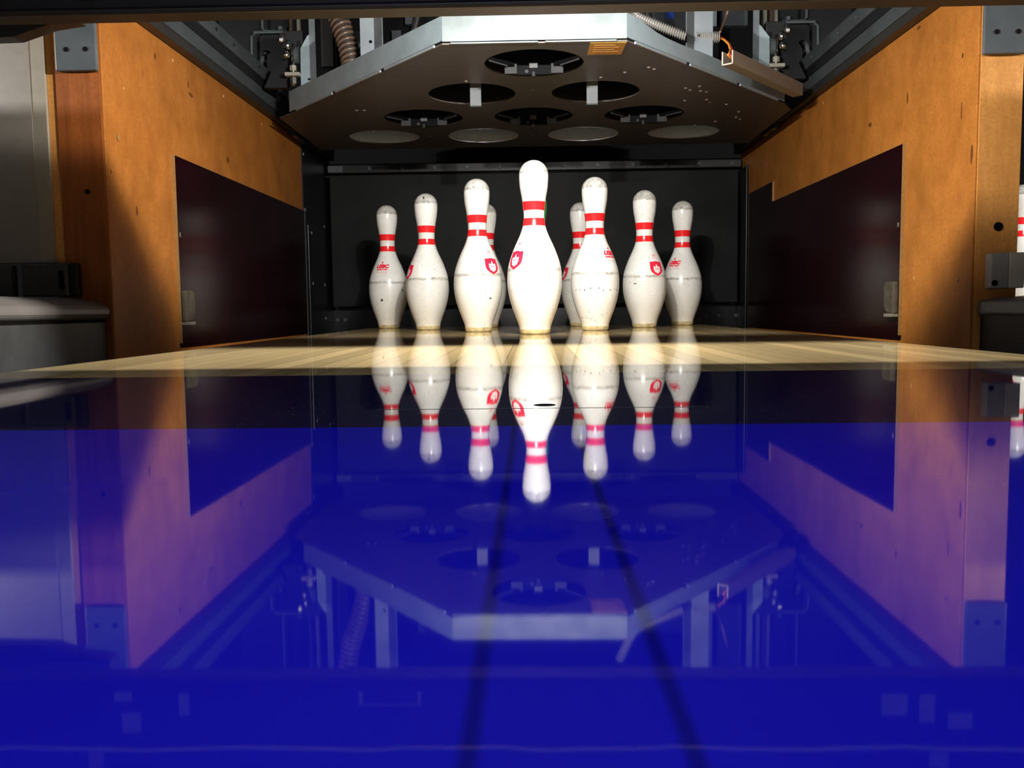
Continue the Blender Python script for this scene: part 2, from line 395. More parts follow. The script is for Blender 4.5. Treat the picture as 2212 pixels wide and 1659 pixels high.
# small mounting blocks near the post feet
t = thing('latch_block', 'dark grey latch block with slot at foot of left post', 'latch block', (-0.86, -0.42, 0.088))
box('block', 'divider', t, -0.910, -0.828, -0.425, -0.403, 0.088, 0.146, bevel=0.003)
box('slot', 'hole', t, -0.843, -0.834, -0.4262, -0.4245, 0.100, 0.133)
box('side_cheek', 'gutter', t, -0.828, -0.812, -0.420, -0.403, 0.088, 0.146, bevel=0.003)
t = thing('spacer_block', 'plain dark spacer block at the far left below beige panel', 'block', (-0.96, -0.42, 0.088))
box('block', 'divider', t, -1.02, -0.928, -0.425, -0.403, 0.0867, 0.144, bevel=0.003)
t = thing('junction_box', 'grey plastic box with one screw hole on the right post foot', 'box', (0.81, -0.42, 0.08))
box('housing', 'box_grey', t, 0.781, 0.812, -0.424, -0.403, 0.082, 0.142, bevel=0.002)
box('cover', 'box_pale', t, 0.812, 0.838, -0.4255, -0.403, 0.082, 0.143, bevel=0.002)['label'] = 'paler grey half of the box'
MB().tube([(0.788, -0.4252, 0.091), (0.788, -0.4235, 0.091)], 0.0052, 14).build('screw_hole', 'hole', t)

# divider caps running along the gutters
t = thing('divider_cap', 'grey rounded capping between the lanes, left side with warm sheen', 'capping', (-0.95, -0.42, -0.14))
prof = [(-1.15, 0.046), (-0.775, 0.046), (-0.768, 0.049), (-0.764, 0.056), (-0.764, 0.064), (-0.768, 0.070), (-0.79, 0.078), (-0.82, 0.084), (-0.86, 0.0865), (-1.15, 0.0865)]
mb = MB(); mb.prism(prof, 1, -3.3, -0.404); mb.build('top_rail', 'cap', t, bevel=0.004)
box('groove', 'hole', t, -1.15, -0.774, -3.3, -0.404, 0.041, 0.046)
box('side_face', 'divider', t, -1.15, -0.773, -3.3, -0.404, -0.14, 0.041)
t = thing('divider_cap', 'blue-grey square-edged capping between the lanes, right side', 'capping', (0.95, -0.42, -0.14))
mb = MB(); mb.prism([(1.15, 0.036), (0.772, 0.036), (0.770, 0.039), (0.770, 0.059), (0.774, 0.061), (0.80, 0.066), (0.85, 0.069), (1.15, 0.069)], 1, -3.3, -0.404)
mb.build('top_rail', 'cap_right', t, bevel=0.003)
box('side_face', 'gutter', t, 0.776, 1.15, -3.3, -0.404, -0.14, 0.036)

# rails along the kickback tops
for sx, side in ((-1, 'left'), (1, 'right')):
    t = thing('guide_rail', f'dark grey double steel rail above the {side} kickback panel', 'rail', (sx*0.76, 0.3, 0.611))
    box('lower_rail', 'rail_dark', t, sx*0.80, sx*0.738, -0.36, 1.35, 0.6115, 0.632, bevel=0.002)
    box('lower_web', 'rail_grey', t, sx*0.80, sx*0.736, -0.36, 1.35, 0.632, 0.664, bevel=0.002)
    box('groove', 'black', t, sx*0.80, sx*0.735, -0.30, 1.35, 0.664, 0.686)
    box('upper_rail', 'rail_grey', t, sx*0.80, sx*0.728, -0.28, 1.35, 0.686, 0.722, bevel=0.003)
    for y in (-0.02, 0.10, 0.22, 0.42):
        MB().tube([(sx*0.7285, y, 0.704), (sx*0.7262, y, 0.704)], 0.004, 10).build('rivet', 'dark_steel' if sx < 0 else 'bracket', t)
    # little end clip
    c = MB(); c.box(sx*0.757, sx*0.735, 0.80, 0.95, 0.600, 0.6112)
    co = c.build('end_clip', 'rail_dark', t)
    for y in (0.83, 0.925):
        MB().tube([(sx*0.745, y, 0.599), (sx*0.745, y, 0.6005)], 0.007, 12).build('clip_bolt', 'chrome', co)

# ------------------------------------------------------------------ pit
t = thing('pit_cushion', 'dark grey hanging pit cushion behind the pins', 'cushion', (0, 1.30, 0.07))
box('sheet', 'curtain', t, -0.748, 0.746, 1.30, 1.33, 0.07, 0.552, bevel=0.004)
t = thing('cushion_rail', 'black bar with a row of bolts along the top of the pit cushion', 'rail', (0, 1.29, 0.556))
box('bar', 'dark_steel', t, -0.748, 0.752, 1.285, 1.345, 0.556, 0.586, bevel=0.002)
box('bright_end', 'bracket', t, -0.748, -0.695, 1.2835, 1.285, 0.560, 0.582)['label'] = 'paler left end of the bar'
box('worn_end', 'rail_dark', t, 0.60, 0.748, 1.2835, 1.285, 0.560, 0.582)
for i, x in enumerate((-0.711, -0.595, -0.476, -0.358, -0.239, -0.12, 0.0, 0.115, 0.233, 0.36, 0.479, 0.60, 0.718)):
    MB().tube([(x, 1.2845, 0.571), (x, 1.280, 0.571)], 0.008, 12).build('bolt', 'rail_grey', t, bevel=0.001)
t = thing('pit_back_plate', 'black steel plate below the pit cushion', 'plate', (0, 1.36, -0.14))
box('plate', 'black_steel', t, -0.86, 0.86, 1.355, 1.375, -0.14, 0.60)
for x in (-0.80, -0.765, -0.735, 0.66, 0.71, 0.775, 0.83):
    MB().tube([(x*0.97, 1.356, 0.022), (x*0.97, 1.350, 0.022)], 0.007, 10).build('bolt', 'rail_grey', t)
t = thing('pit_side_plate', 'black riveted steel plate at rear of the left kickback panel', 'plate', (-0.76, 1.1, -0.14))
box('plate', 'black_steel', t, -0.79, -0.757, 0.957, 1.35, -0.14, 0.6110)
box('front_flange', 'rail_grey', t, -0.757, -0.754, 0.957, 0.963, -0.1, 0.395)['label'] = 'thin grey front edge of the plate'
box('inner_panel', 'dark_steel', t, -0.757, -0.752, 0.99, 1.22, -0.1, 0.345, bevel=0.002)
for y, z in ((0.972, 0.572), (0.975, 0.392), (1.24, 0.36), (1.03, 0.32), (1.03, 0.15), (1.2, 0.15), (1.2, 0.03)):
    MB().tube([(-0.7572 if z > 0.33 else -0.7522, y, z), (-0.7555 if z > 0.33 else -0.7505, y, z)], 0.005, 10).build('rivet', 'galv', t)
t = thing('pit_corner_post', 'black upright post at right rear corner of the pit', 'post', (0.752, 1.28, -0.14))
box('post', 'black_steel', t, 0.749, 0.7547, 1.20, 1.283, -0.14, 0.55, bevel=0.002)

# ------------------------------------------------------------------ masking beam and pin light
t = thing('masking_beam', 'black masking beam across the top of the lane opening', 'beam', (0, -0.81, 0.433))
box('panel', 'fascia', t, -2.7, 2.7, -0.828, -0.80, 0.441, 1.35, bevel=0.003)
box('lower_lip', 'fascia_lip', t, -2.7, 2.7, -0.832, -0.798, 0.4335, 0.4405, bevel=0.002)['label'] = 'brown lower lip of the beam'
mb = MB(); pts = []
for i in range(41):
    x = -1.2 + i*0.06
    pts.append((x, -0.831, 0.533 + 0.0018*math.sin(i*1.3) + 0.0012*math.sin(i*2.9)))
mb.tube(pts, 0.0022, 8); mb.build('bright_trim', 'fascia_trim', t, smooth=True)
for (x0, x1, z0, z1) in ((-0.581, -0.557, 0.454, 0.467), (-0.572, -0.546, 0.483, 0.511), (-0.621, -0.600, 0.537, 0.565), (-0.493, -0.479, 0.456, 0.487), (-0.248, -0.243, 0.455, 0.474), (-0.169, -0.164, 0.455, 0.474), (-0.243, -0.169, 0.472, 0.474), (0.450, 0.484, 0.459, 0.488), (0.500, 0.520, 0.459, 0.498), (0.538, 0.570, 0.485, 0.507), (0.515, 0.540, 0.539, 0.561)):
    box('label_patch', 'fascia_patch', t, x0, x1, -0.8295, -0.828, z0, z1)
for name, cx, lab in (('pin_light', 0.0, 'shaded pin light fixture hidden behind the masking beam, this lane'),
                      ('pin_light', 1.65, 'shaded pin light fixture behind the beam over the lane to the right'),
                      ('pin_light', -1.65, 'shaded pin light fixture behind the beam over the lane to the left')):
    t = thing(name, lab, 'light', (cx, -0.705, 0.52))
    hb = MB()
    W_ = 0.82; e0, e1, ei0, ei1 = 0.052 + 0.076*0.40, 0.052 - 0.076*0.40, 0.0085, 0.0085
    if cx: e0, e1 = 0.098, 0.098
    hb.prism([(cx-W_, -0.705+ei0), (cx+W_, -0.705+ei1), (cx+W_, -0.705+e1), (cx+0.40, -0.705+e1), (cx-0.40, -0.705+e0), (cx-W_, -0.705+e0)], 2, 0.518, 0.5195)
    hb.build('light_shield', 'black', t)
    hb = MB(); hb.box(cx-0.09, cx+0.09, -0.799, -0.76, 0.585, 0.64); hb.tube([(cx, -0.78, 0.61), (cx, -0.725, 0.585)], 0.012, 12)
    hb.build('lamp_socket', 'black', t)
    for ax in (cx-0.80, cx+0.79): box('shield_arm', 'black', t, ax, ax+0.01, -0.797, -0.68, 0.5195, 0.53)

# ------------------------------------------------------------------ pinsetter table (deck)
D = thing('pinsetter_table', 'grey pin-setting table with ten round holes hanging above the pins', 'pinsetter', (0, 0.4, 0.587))
R_H = 0.108
SP = 0.3048; RW = SP*math.sqrt(3)/2
spots = [(0, 0), (-SP/2, RW), (SP/2, RW), (-SP, 2*RW), (0, 2*RW), (SP, 2*RW), (-1.5*SP, 3*RW), (-SP/2, 3*RW), (SP/2, 3*RW), (1.5*SP, 3*RW)]
outline = [(-0.185, -0.150), (0.186, -0.150), (0.665, 0.435), (0.70, 0.50), (0.70, 0.985), (-0.70, 0.985), (-0.70, 0.50), (-0.660, 0.455)]
bm = bmesh.new(); edges = []
def loop(pts):
    vs = [bm.verts.new((x, y, 0.587)) for x, y in pts]
    for i in range(len(vs)): edges.append(bm.edges.new((vs[i], vs[(i+1) % len(vs)])))
loop(outline)
for x, y in spots: loop([(x + R_H*math.cos(2*PI*k/48), y + R_H*math.sin(2*PI*k/48)) for k in range(48)])
bmesh.ops.triangle_fill(bm, use_beauty=True, use_dissolve=False, edges=edges)
bad = [f for f in bm.faces if any((f.calc_center_median().xy - Vector(s)).length < R_H*0.9 and all((v.co.xy - Vector(s)).length < R_H + 1e-4 for v in f.verts) for s in spots)]
bmesh.ops.delete(bm, geom=bad, context='FACES_ONLY')
bmesh.ops.recalc_face_normals(bm, faces=bm.faces[:])
if bm.faces[0].normal.z < 0:
    bmesh.ops.reverse_faces(bm, faces=bm.faces[:])
ext = bmesh.ops.extrude_face_region(bm, geom=bm.faces[:])
bmesh.ops.translate(bm, vec=(0, 0, 0.003), verts=[g for g in ext['geom'] if isinstance(g, bmesh.types.BMVert)])
bmesh.ops.recalc_face_normals(bm, faces=bm.faces[:])
mb = MB(); mb.bm.free(); mb.bm = bm
mb.build('bottom_plate', 'under', D)
# front and angled sides
mb = MB(); mb.prism([(-0.185, 0.592), (0.186, 0.592), (0.186, 0.6425), (-0.185, 0.6425)], 1, -0.154, -0.1505)
mb.build('front_panel', 'white_metal', D, bevel=0.001)['label'] = 'brightly lit white front panel'
MB().box(-0.168, 0.008, -0.157, -0.1505, 0.5865, 0.5895).box(0.022, 0.165, -0.157, -0.1505, 0.5865, 0.5895).build('front_lip', 'white_metal', D, bevel=0.0008)
def wall_seg(name, p, q, prof, mat, th=0.003):
    """thin wall standing on segment p-q; prof is [(t, ztop)] ; bottom at 0.590"""
    p, q = Vector(p), Vector(q); d = (q - p); n = Vector((-d.y, d.x)).normalized()*th
    mb = MB(); bm = mb.bm
    fr = []
    for t_, z in prof:
        c = p + d*t_
        fr.append([bm.verts.new((c.x, c.y, 0.5945)), bm.verts.new((c.x, c.y, z)), bm.verts.new((c.x+n.x, c.y+n.y, z)), bm.verts.new((c.x+n.x, c.y+n.y, 0.5945))])
    for a, b in zip(fr, fr[1:]):
        for i in range(4): bm.faces.new((a[i], a[(i+1) % 4], b[(i+1) % 4], b[i]))
    bm.faces.new(fr[0][::-1]); bm.faces.new(fr[-1])
    bmesh.ops.recalc_face_normals(bm, faces=bm.faces[:])
    return mb.build(name, mat, D)
wall_seg('side_panel', (-0.1855, -0.152), (-0.660, 0.456), [(0, 0.6425), (0.05, 0.643), (1, 0.648)], 'galv_dark', -0.003)
wall_seg('side_panel', (0.1865, -0.152), (0.665, 0.436), [(0, 0.6425), (0.05, 0.6405), (0.10, 0.634), (0.15, 0.6285), (0.20, 0.626), (0.28, 0.6255), (0.40, 0.628), (1, 0.632)], 'galv_dark', 0.003)
wall_seg('rear_side_panel', (-0.6605, 0.457), (-0.699, 0.985), [(0, 0.648), (1, 0.625)], 'dark_steel', -0.003)
wall_seg('rear_side_panel', (0.6655, 0.437), (0.699, 0.985), [(0, 0.632), (1, 0.625)], 'dark_steel', 0.003)
# folded lips with notches under the angled sides
for sx, p, q in ((-1, (-0.187, -0.150), (-0.661, 0.452)), (1, (0.188, -0.150), (0.666, 0.432))):
    p, q = Vector(p), Vector(q)
    for a, b in ((0.03, 0.30), (0.325, 0.62), (0.645, 0.93)):
        c0, c1 = p + (q-p)*a, p + (q-p)*b
        n = Vector((sx*0.79, -0.61))*0.004
        mb = MB(); mb.prism([(c0.x, c0.y), (c1.x, c1.y), (c1.x+n.x, c1.y+n.y), (c0.x+n.x, c0.y+n.y)], 2, 0.5862, 0.5912)
        mb.build('folded_lip', 'galv', D)
# screws on the underside
for x, y in [(-0.158, 0.136), (0.0, 0.225), (-0.47, 0.416), (-0.45, 0.417), (0.155, 0.124), (0.206, 0.083), (0.255, 0.045), (0.269, 0.06), (0.37, 0.238), (0.384, 0.258), (0.401, 0.223), (0.412, 0.269), (0.428, 0.279), (0.39, 0.369), (0.445, 0.363), (0.458, 0.39), (0.508, 0.42), (0.523, 0.635), (0.562, 0.512), (0.571, 0.583), (0.587, 0.609), (-0.475, 0.695), (-0.317, 0.78), (-0.158, 0.694), (-0.001, 0.80), (0.158, 0.69), (0.318, 0.78), (0.473, 0.685)]:
    mb = MB(); mb.lathe([(0.0045, 0.5872), (0.004, 0.5855), (0.002, 0.5845), (0, 0.5843)], 10, (x, y, 0)); mb.build('screw', 'screw', D, smooth=True)
# yellow sticker
mb = MB(); mb.prism([(0.113, -0.146), (0.186, -0.146), (0.183, -0.062), (0.112, -0.062)], 2, 0.5862, 0.5868)
st = mb.build('sticker', 'sticker', D); st['label'] = 'small yellow warning sticker'
mb = MB()
for i, y in enumerate((-0.13, -0.115, -0.10, -0.085)): mb.box(0.122, 0.165 + 0.008*(i % 2), y, y + 0.004, 0.5858, 0.5862)
mb.build('print_lines', 'ink', st)
# cups in the holes
for i, (x, y) in enumerate(spots):
    if i in (6, 7, 8, 9):
        c = MB(); c.lathe([(R_H-0.001, 0.590), (R_H-0.001, 0.650), (R_H+0.004, 0.650), (R_H+0.004, 0.590), (R_H-0.001, 0.590)], 48, (x, y, 0))
        co = c.build('cup_ring', 'cup_grey', D, smooth=True)
        if i in (7, 8):
            rm = MB(); rm.lathe([(R_H-0.0006, 0.5866), (R_H-0.0006, 0.5905), (R_H-0.003, 0.5918)], 48, (x, y, 0)); rm.build('lit_cup_rim', 'rim_lit', co, smooth=True)  # pale colour stands in for lamp light catching the hole edge
        continue
    if i in (1, 2):
        xs = x + (0.012 if i == 1 else -0.012)
        box('hanging_strap', 'strap', D, xs - 0.0135, xs + 0.0135, 0.205, 0.208, 0.546, 0.600, bevel=0.0008)
        box('strap_foot', 'arm_tip', D, xs - 0.0135, xs + 0.0135, 0.2055, 0.214, 0.543, 0.546)
        c = MB(); c.lathe([(R_H+0.001, 0.5905), (R_H+0.001, 0.645), (R_H+0.004, 0.645), (R_H+0.004, 0.5905), (R_H+0.001, 0.5905)], 48, (x, y, 0))
        c.build('cup_ring', 'black', D, smooth=True)
        continue
    c = MB(); c.lathe([(R_H+0.001, 0.5905), (R_H+0.001, 0.650), (R_H+0.004, 0.650), (R_H+0.004, 0.5905), (R_H+0.001, 0.5905)], 48, (x, y, 0))
    ring = c.build('cup_ring', 'black', D, smooth=True)
    s = 1.0
    # gripper: two angled arms with grey tips, a bridge bar, centre block and spindle
    for sx in (-1, 1):
        a = MB(); q = [(x + sx*0.098, y - 0.045), (x + sx*0.052, y + 0.008), (x + sx*0.042, y + 0.000), (x + sx*0.090, y - 0.055)]
        a.prism(q if sx < 0 else q[::-1], 2, 0.582, 0.606); arm = a.build('gripper_arm', 'arm', D, bevel=0.001)
        MB().box(x + sx*0.064, x + sx*0.037, y + 0.004, y + 0.010, 0.568, 0.589).build('arm_tip', 'arm_tip', arm, bevel=0.001)
        MB().tube([(x + sx*0.061, y + 0.003, 0.583), (x + sx*0.061, y - 0.003, 0.583)], 0.003, 10).build('arm_screw', 'chrome', arm)
        # long light edge of the arm
        e = MB(); e.tube([(x + sx*0.094, y - 0.052, 0.5815), (x + sx*0.058, y - 0.010, 0.5815)], 0.0022, 6); e.build('arm_edge', 'arm_tip', arm)
    b = MB().box(x - 0.040, x + 0.040, y + 0.012, y + 0.020, 0.567, 0.588)
    br = b.build('gripper_bridge', 'arm', D, bevel=0.001)
    MB().box(x - 0.010, x + 0.008, y + 0.0095, y + 0.012, 0.581, 0.592).build('centre_block', 'block_white', br)
    MB().tube([(x - 0.001, y + 0.008, 0.562), (x - 0.001, y + 0.008, 0.572)], 0.0035, 10).build('spindle', 'arm_tip', br)
    MB().tube([(x - 0.016, y + 0.012, 0.573), (x - 0.016, y + 0.007, 0.573)], 0.004, 10).build('bridge_nut', 'arm_tip', br)
    bar = MB().box(x - 0.085, x + 0.085, y - 0.06, y - 0.056, 0.604, 0.610); bar.build('cross_bar', 'arm', D)
    if i in (3, 4, 5):
        rm = MB()
        n = 16; r0, r1 = R_H - 0.0015, R_H - 0.0003
        pts_in = [(x + r0*math.cos(a), y + r0*math.sin(a)) for a in [PI/2 - 0.55 + 1.1*k/n for k in range(n+1)]]
        pts_out = [(x + r1*math.cos(a), y + r1*math.sin(a)) for a in [PI/2 - 0.55 + 1.1*k/n for k in range(n+1)]]
        rm.prism(pts_in + pts_out[::-1], 2, 0.5866, 0.593); rm.build('lit_rim', 'rim', ring)  # pale arc painted where lamp light would strike the far edge

# uprights standing on the table
for nm, x0, x1, xf, lab in (('support_post', -0.4095, -0.3765, -0.3525, 'galvanised angle post beside the brown coiled hose'),
                            ('support_post', 0.4210, 0.3775, 0.3545, 'galvanised angle post between hose and orange wire')):
    t = thing(nm, lab, 'post', ((x0 + xf)/2, 0.172, 0.590))
    box('face', 'galv', t, x0, x1, 0.170, 0.173, 0.5905, 1.02)
    y1 = 0.137
    mb = MB(); mb.prism([(x1, 0.170), (xf, y1), (xf + (0.002 if xf > x1 else -0.002), y1 + 0.003), (x1, 0.173)], 2, 0.5905, 1.02)
    mb.build('flange', 'white_metal', t)
    MB().tube([((x0*0.25 + x1*0.75), 0.170, 0.690), ((x0*0.25 + x1*0.75), 0.1675, 0.690)], 0.0035, 12).build('bolt', 'hole' if x0 < 0 else 'chrome', t)
for sx, lab in ((-1, 'grey steel bracket with chamfered top, left of the coiled hose'), (1, 'grey steel bracket with chamfered top, right of the orange wire')):
    t = thing('lift_bracket', lab, 'bracket', (sx*0.60, 0.42, 0.648))
    if sx < 0: o = [(-0.618, 0.595), (-0.592, 0.595), (-0.592, 0.785), (-0.597, 0.783), (-0.616, 0.750)]
    else: o = [(0.621, 0.595), (0.592, 0.595), (0.592, 0.790), (0.597, 0.785), (0.619, 0.757)]
    mb = MB(); mb.prism(o, 1, 0.420, 0.423); mb.build('cheek_plate', 'galv_dark', t)
    a, b = (0.592, 0.570)
    mb = MB(); mb.prism([(sx*a, 0.420), (sx*b, 0.395), (sx*b, 0.398), (sx*a, 0.423)], 2, 0.5905, 1.05); mb.build('flange', 'galv', t)
    MB().tube([(sx*0.594, 0.4195, 0.67), (sx*0.594, 0.416, 0.67)], 0.003, 10).build('bolt', 'dark_steel', t)

# linkage at the outer sides
for sx, lab in ((-1, 'chrome ball-joint linkage left of the left lift bracket'), (1, 'chrome ball-joint linkage right of the right lift bracket')):
    t = thing('linkage', lab, 'linkage', (sx*0.635, 0.41, 0.64))
    box('cross_plate', 'pale_bar', t, sx*0.616, sx*0.655, 0.400, 0.420, 0.676, 0.685, bevel=0.001)
    MB().tube([(sx*0.634, 0.41, 0.6515), (sx*0.634, 0.41, 0.76)], 0.0045, 12).build('rod', 'chrome', t, smooth=True)
    MB().tube([(sx*0.634, 0.41, 0.656), (sx*0.634, 0.41, 0.672)], 0.009, 6).build('nut', 'chrome', t)
    MB().tube([(sx*0.634, 0.41, 0.690), (sx*0.634, 0.41, 0.703)], 0.009, 6).build('nut', 'pale_bar', t)
    MB().lathe([(0, -0.011), (0.007, -0.008), (0.011, 0), (0.007, 0.008), (0, 0.011)], 16, (sx*0.650, 0.405, 0.730)).build('ball_joint', 'chrome', t, smooth=True)
    MB().tube([(sx*0.645, 0.405, 0.744), (sx*0.645, 0.405, 0.768)], 0.005, 12).build('stud', 'chrome', t, smooth=True)
    MB().lathe([(0.004, -0.013), (0.008, -0.010), (0.008, 0.010), (0.004, 0.013)], 14, (sx*0.668, 0.43, 0.780)).build('grease_nipple', 'chrome', t, smooth=True)
    mb = MB(); mb.tube([(sx*0.621, 0.428, 0.735), (sx*0.632, 0.428, 0.735)], 0.022, 18); mb.build('roller', 'bracket', t)
    box('clevis', 'black', t, sx*0.612, sx*0.665, 0.430, 0.46, 0.755, 0.80, bevel=0.002)
    mb = MB(); mb.prism([(sx*0.64, 0.75), (sx*0.70, 0.70), (sx*0.722, 0.655), (sx*0.66, 0.655)], 1, 0.44, 0.46); mb.build('swing_arm', 'black', t)

# sheet-metal frame pieces further out
for sx, lab in ((-1, 'thin bent metal guard above the left rail'), (1, 'thin bent metal guard above the right rail')):
    t = thing('machine_guard', lab, 'guard', (sx*0.76, 0.6, 0.72))
    def strip(name, pts, mat='rail_grey', r=0.0035): 
        MB().tube(pts, r, 6).build(name, mat, t)
    strip('upper_edge', [(sx*0.768, 0.6, 1.05), (sx*0.768, 0.6, 0.86), (sx*0.76, 0.6, 0.852), (sx*0.70, 0.6, 0.850)], 'bracket')
    strip('cross_edge', [(sx*0.70, 0.59, 0.846), (sx*0.79, 0.59, 0.846)], 'bracket', 0.004)
    strip('drop_edge', [(sx*0.79, 0.6, 0.845), (sx*0.80, 0.6, 0.838), (sx*0.802, 0.6, 0.75)], 'bracket')
    box('backing_sheet', 'dark_steel', t, sx*0.70, sx*0.90, 0.62, 0.625, 0.74, 1.06)
    MB().tube([(sx*0.715, 0.595, 0.852), (sx*0.715, 0.595, 0.862)], 0.007, 10).build('bolt', 'bracket', t)
    a = MB(); a.tube([(sx*0.765, 0.615, 0.80), (sx*0.775, 0.615, 0.785), (sx*0.778, 0.615, 0.765), (sx*0.776, 0.615, 0.745)], 0.008, 8); a.build('curved_bracket', 'rail_grey', t, smooth=True)

# hoses and wires
def helix_tube(path, r, wire, turns, mat, name, parent=None):
    pts = [Vector(p) for p in path]; n = turns*14
    L_ = [0]
    for a, b in zip(pts, pts[1:]): L_.append(L_[-1] + (b-a).length)
    def at(s):
        s *= L_[-1]
        for i in range(len(pts)-1):
            if s <= L_[i+1] + 1e-9:
                return pts[i].lerp(pts[i+1], (s - L_[i])/(L_[i+1]-L_[i])), (pts[i+1]-pts[i]).normalized()
        return pts[-1], (pts[-1]-pts[-2]).normalized()
    out = []
    for k in range(n+1):
        c, d = at(k/n); a = Vector((0,1,0)).cross(d).normalized(); b = d.cross(a)
        ang = 2*PI*k/14
        out.append(c + a*math.cos(ang)*r + b*math.sin(ang)*r)
    mb = MB(); mb.tube(out, wire, 6); return mb.build(name, mat, parent, smooth=True)
t = thing('coiled_hose', 'brown ribbed hose coming down between the left posts', 'hose', (-0.41, 0.17, 0.62))
hp = [(-0.505, 0.25, 0.90), (-0.490, 0.25, 0.81), (-0.474, 0.245, 0.765), (-0.456, 0.24, 0.715), (-0.445, 0.235, 0.665), (-0.442, 0.23, 0.615)]
MB().tube(hp, 0.021, 18).build('inner_tube', 'fascia_lip', t, smooth=True)
helix_tube(hp, 0.0225, 0.0042, 22, 'hose', 'rib_coil', t)
t = thing('flexible_conduit', 'short pale ribbed conduit behind the right angled table side', 'conduit', (0.43, 0.17, 0.66))
cp = [(0.38, 0.18, 0.690), (0.41, 0.18, 0.690), (0.4375, 0.18, 0.688)]
MB().tube(cp, 0.010, 12).build('inner_tube', 'conduit', t, smooth=True)
helix_tube(cp, 0.0115, 0.0016, 12, 'conduit', 'rib_coil', t)
t = thing('flexible_conduit', 'pale ribbed conduit sloping down from beam behind the table front corner', 'conduit', (0.25, 0.10, 0.68))
cp = [(0.195, 0.12, 0.80), (0.215, 0.10, 0.745), (0.235, 0.10, 0.715), (0.29, 0.10, 0.69), (0.345, 0.10, 0.668)]
MB().tube(cp, 0.008, 12).build('inner_tube', 'conduit', t, smooth=True)
helix_tube(cp, 0.0095, 0.0015, 40, 'conduit', 'rib_coil', t)
t = thing('cable_duct', 'tan plastic cable duct fixed along right angled table side', 'cable duct', (0.41, 0.07, 0.59))
A = Vector((0.418, 0.062)); B = Vector((0.665, 0.372)); d = (B-A).normalized(); n = Vector((d.y, -d.x))
def dbox(name, o0, o1, z0, z1, mat, s0=0.0, s1=None, parent=t):
    s1 = (B-A).length if s1 is None else s1
    p0, p1 = A + d*s0, A + d*s1
    q = [p0 + n*o0, p1 + n*o0, p1 + n*o1, p0 + n*o1]
    mb = MB(); mb.prism([(v.x, v.y) for v in q], 2, z0, z1); return mb.build(name, mat, parent)
zb, zt = 0.591, 0.621
dbox('outer_wall', 0.026, 0.029, zb, zt, 'duct'); dbox('inner_wall', 0.002, 0.005, zb, zt, 'duct')
dbox('bottom', 0.005, 0.026, zb, zb + 0.003, 'duct'); dbox('lid', 0.005, 0.026, zt - 0.003, zt, 'duct', 0.02)
for nm, o0, o1, z0, z1 in (('cut_edge', 0.026, 0.029, zb, zt), ('cut_edge', 0.002, 0.005, zb, zt), ('cut_edge', 0.002, 0.029, zb, zb+0.003)):
    dbox(nm, o0, o1, z0, z1, 'duct_edge', -0.0008, 0.0)
end = A + n*0.016
t = thing('wire_bundle', 'orange and dark red wires running from conduit into the tan duct', 'wires', (0.44, 0.18, 0.60))
for nm, mat, off in (('orange_wire', 'wire_orange', 0.0), ('red_wire', 'wire_red', 0.004)):
    pts = [(0.440, 0.18, 0.686 + off), (0.446 + off*0.3, 0.16, 0.676), (0.447 + off*0.5, 0.12, 0.655), (0.444 + off, 0.085, 0.632), (end.x + off*0.8, end.y - 0.002, 0.612), (end.x + off + d.x*0.03, end.y + d.y*0.03, 0.603)]
    MB().tube(pts, 0.0026, 8).build(nm, mat, t, smooth=True)
tag(MB().tube([(0.505, 0.34, 0.86), (0.490, 0.32, 0.805), (0.478, 0.30, 0.770), (0.466, 0.28, 0.745), (0.455, 0.25, 0.722), (0.4405, 0.195, 0.702)], 0.003, 8).build('wire', 'wire_pink', smooth=True), 'pale pink wire hanging above the orange wire', 'wire')

# machine body in the dark behind
t = thing('pinsetter_machine', 'dark machinery with cross bars deep behind the table', 'machine frame', (0, 1.0, 0.85))
box('cross_bar', 'rail_grey', t, 0.20, 0.56, 1.0, 1.05, 0.955, 1.06, bevel=0.003)
box('blue_tag', 'blue_tag', t, 0.434, 0.462, 0.9975, 1.0, 0.99, 1.06)
box('lower_bar', 'dark_steel', t, 0.18, 0.62, 0.98, 1.02, 0.90, 0.945, bevel=0.003)
box('left_column', 'rail_dark', t, -0.695, -0.655, 1.0, 1.04, 0.86, 1.2, bevel=0.002)
box('left_slat', 'bracket', t, -0.46, -0.43, 1.0, 1.02, 0.91, 0.97)
box('left_upper_slat', 'bracket', t, -0.415, -0.39, 1.0, 1.02, 0.99, 1.06)
box('right_column', 'galv_dark', t, 0.57, 0.60, 1.0, 1.03, 0.955, 1.2)
box('right_slat', 'bracket', t, 0.62, 0.70, 1.0, 1.03, 0.965, 1.2)
for x, mm in ((0.755, 'pale_bar'), (0.775, 'hose'), (0.79, 'pale_bar'), (-0.765, 'pale_bar'), (-0.79, 'hose')):
    MB().tube([(x, 1.0, 0.95), (x, 1.0, 1.25)], 0.007, 10).build('vertical_rod', mm, t)
box('gear_housing', 'black_steel', t, -0.66, 0.66, 1.06, 1.3, 0.66, 1.2, bevel=0.01)
box('motor_block', 'dark_steel', t, -0.60, -0.50, 0.85, 1.0, 0.80, 0.93, bevel=0.006)
box('side_block', 'dark_steel', t, 0.50, 0.58, 0.85, 1.0, 0.82, 0.92, bevel=0.006)
for x, y, z, dx in ((-0.56, 0.845, 0.875, 0.03), (0.54, 0.845, 0.86, 0.02)):
    box('clamp', 'rail_grey', t, x - dx, x + dx, y, 0.85, z, z + 0.012)
for sx in (-1, 1):
    tb = MB(); tb.tube([(sx*0.43, 1.0, 0.80), (sx*0.36, 0.98, 1.05)], 0.012, 10); tb.build('lift_rod', 'rail_dark', t)

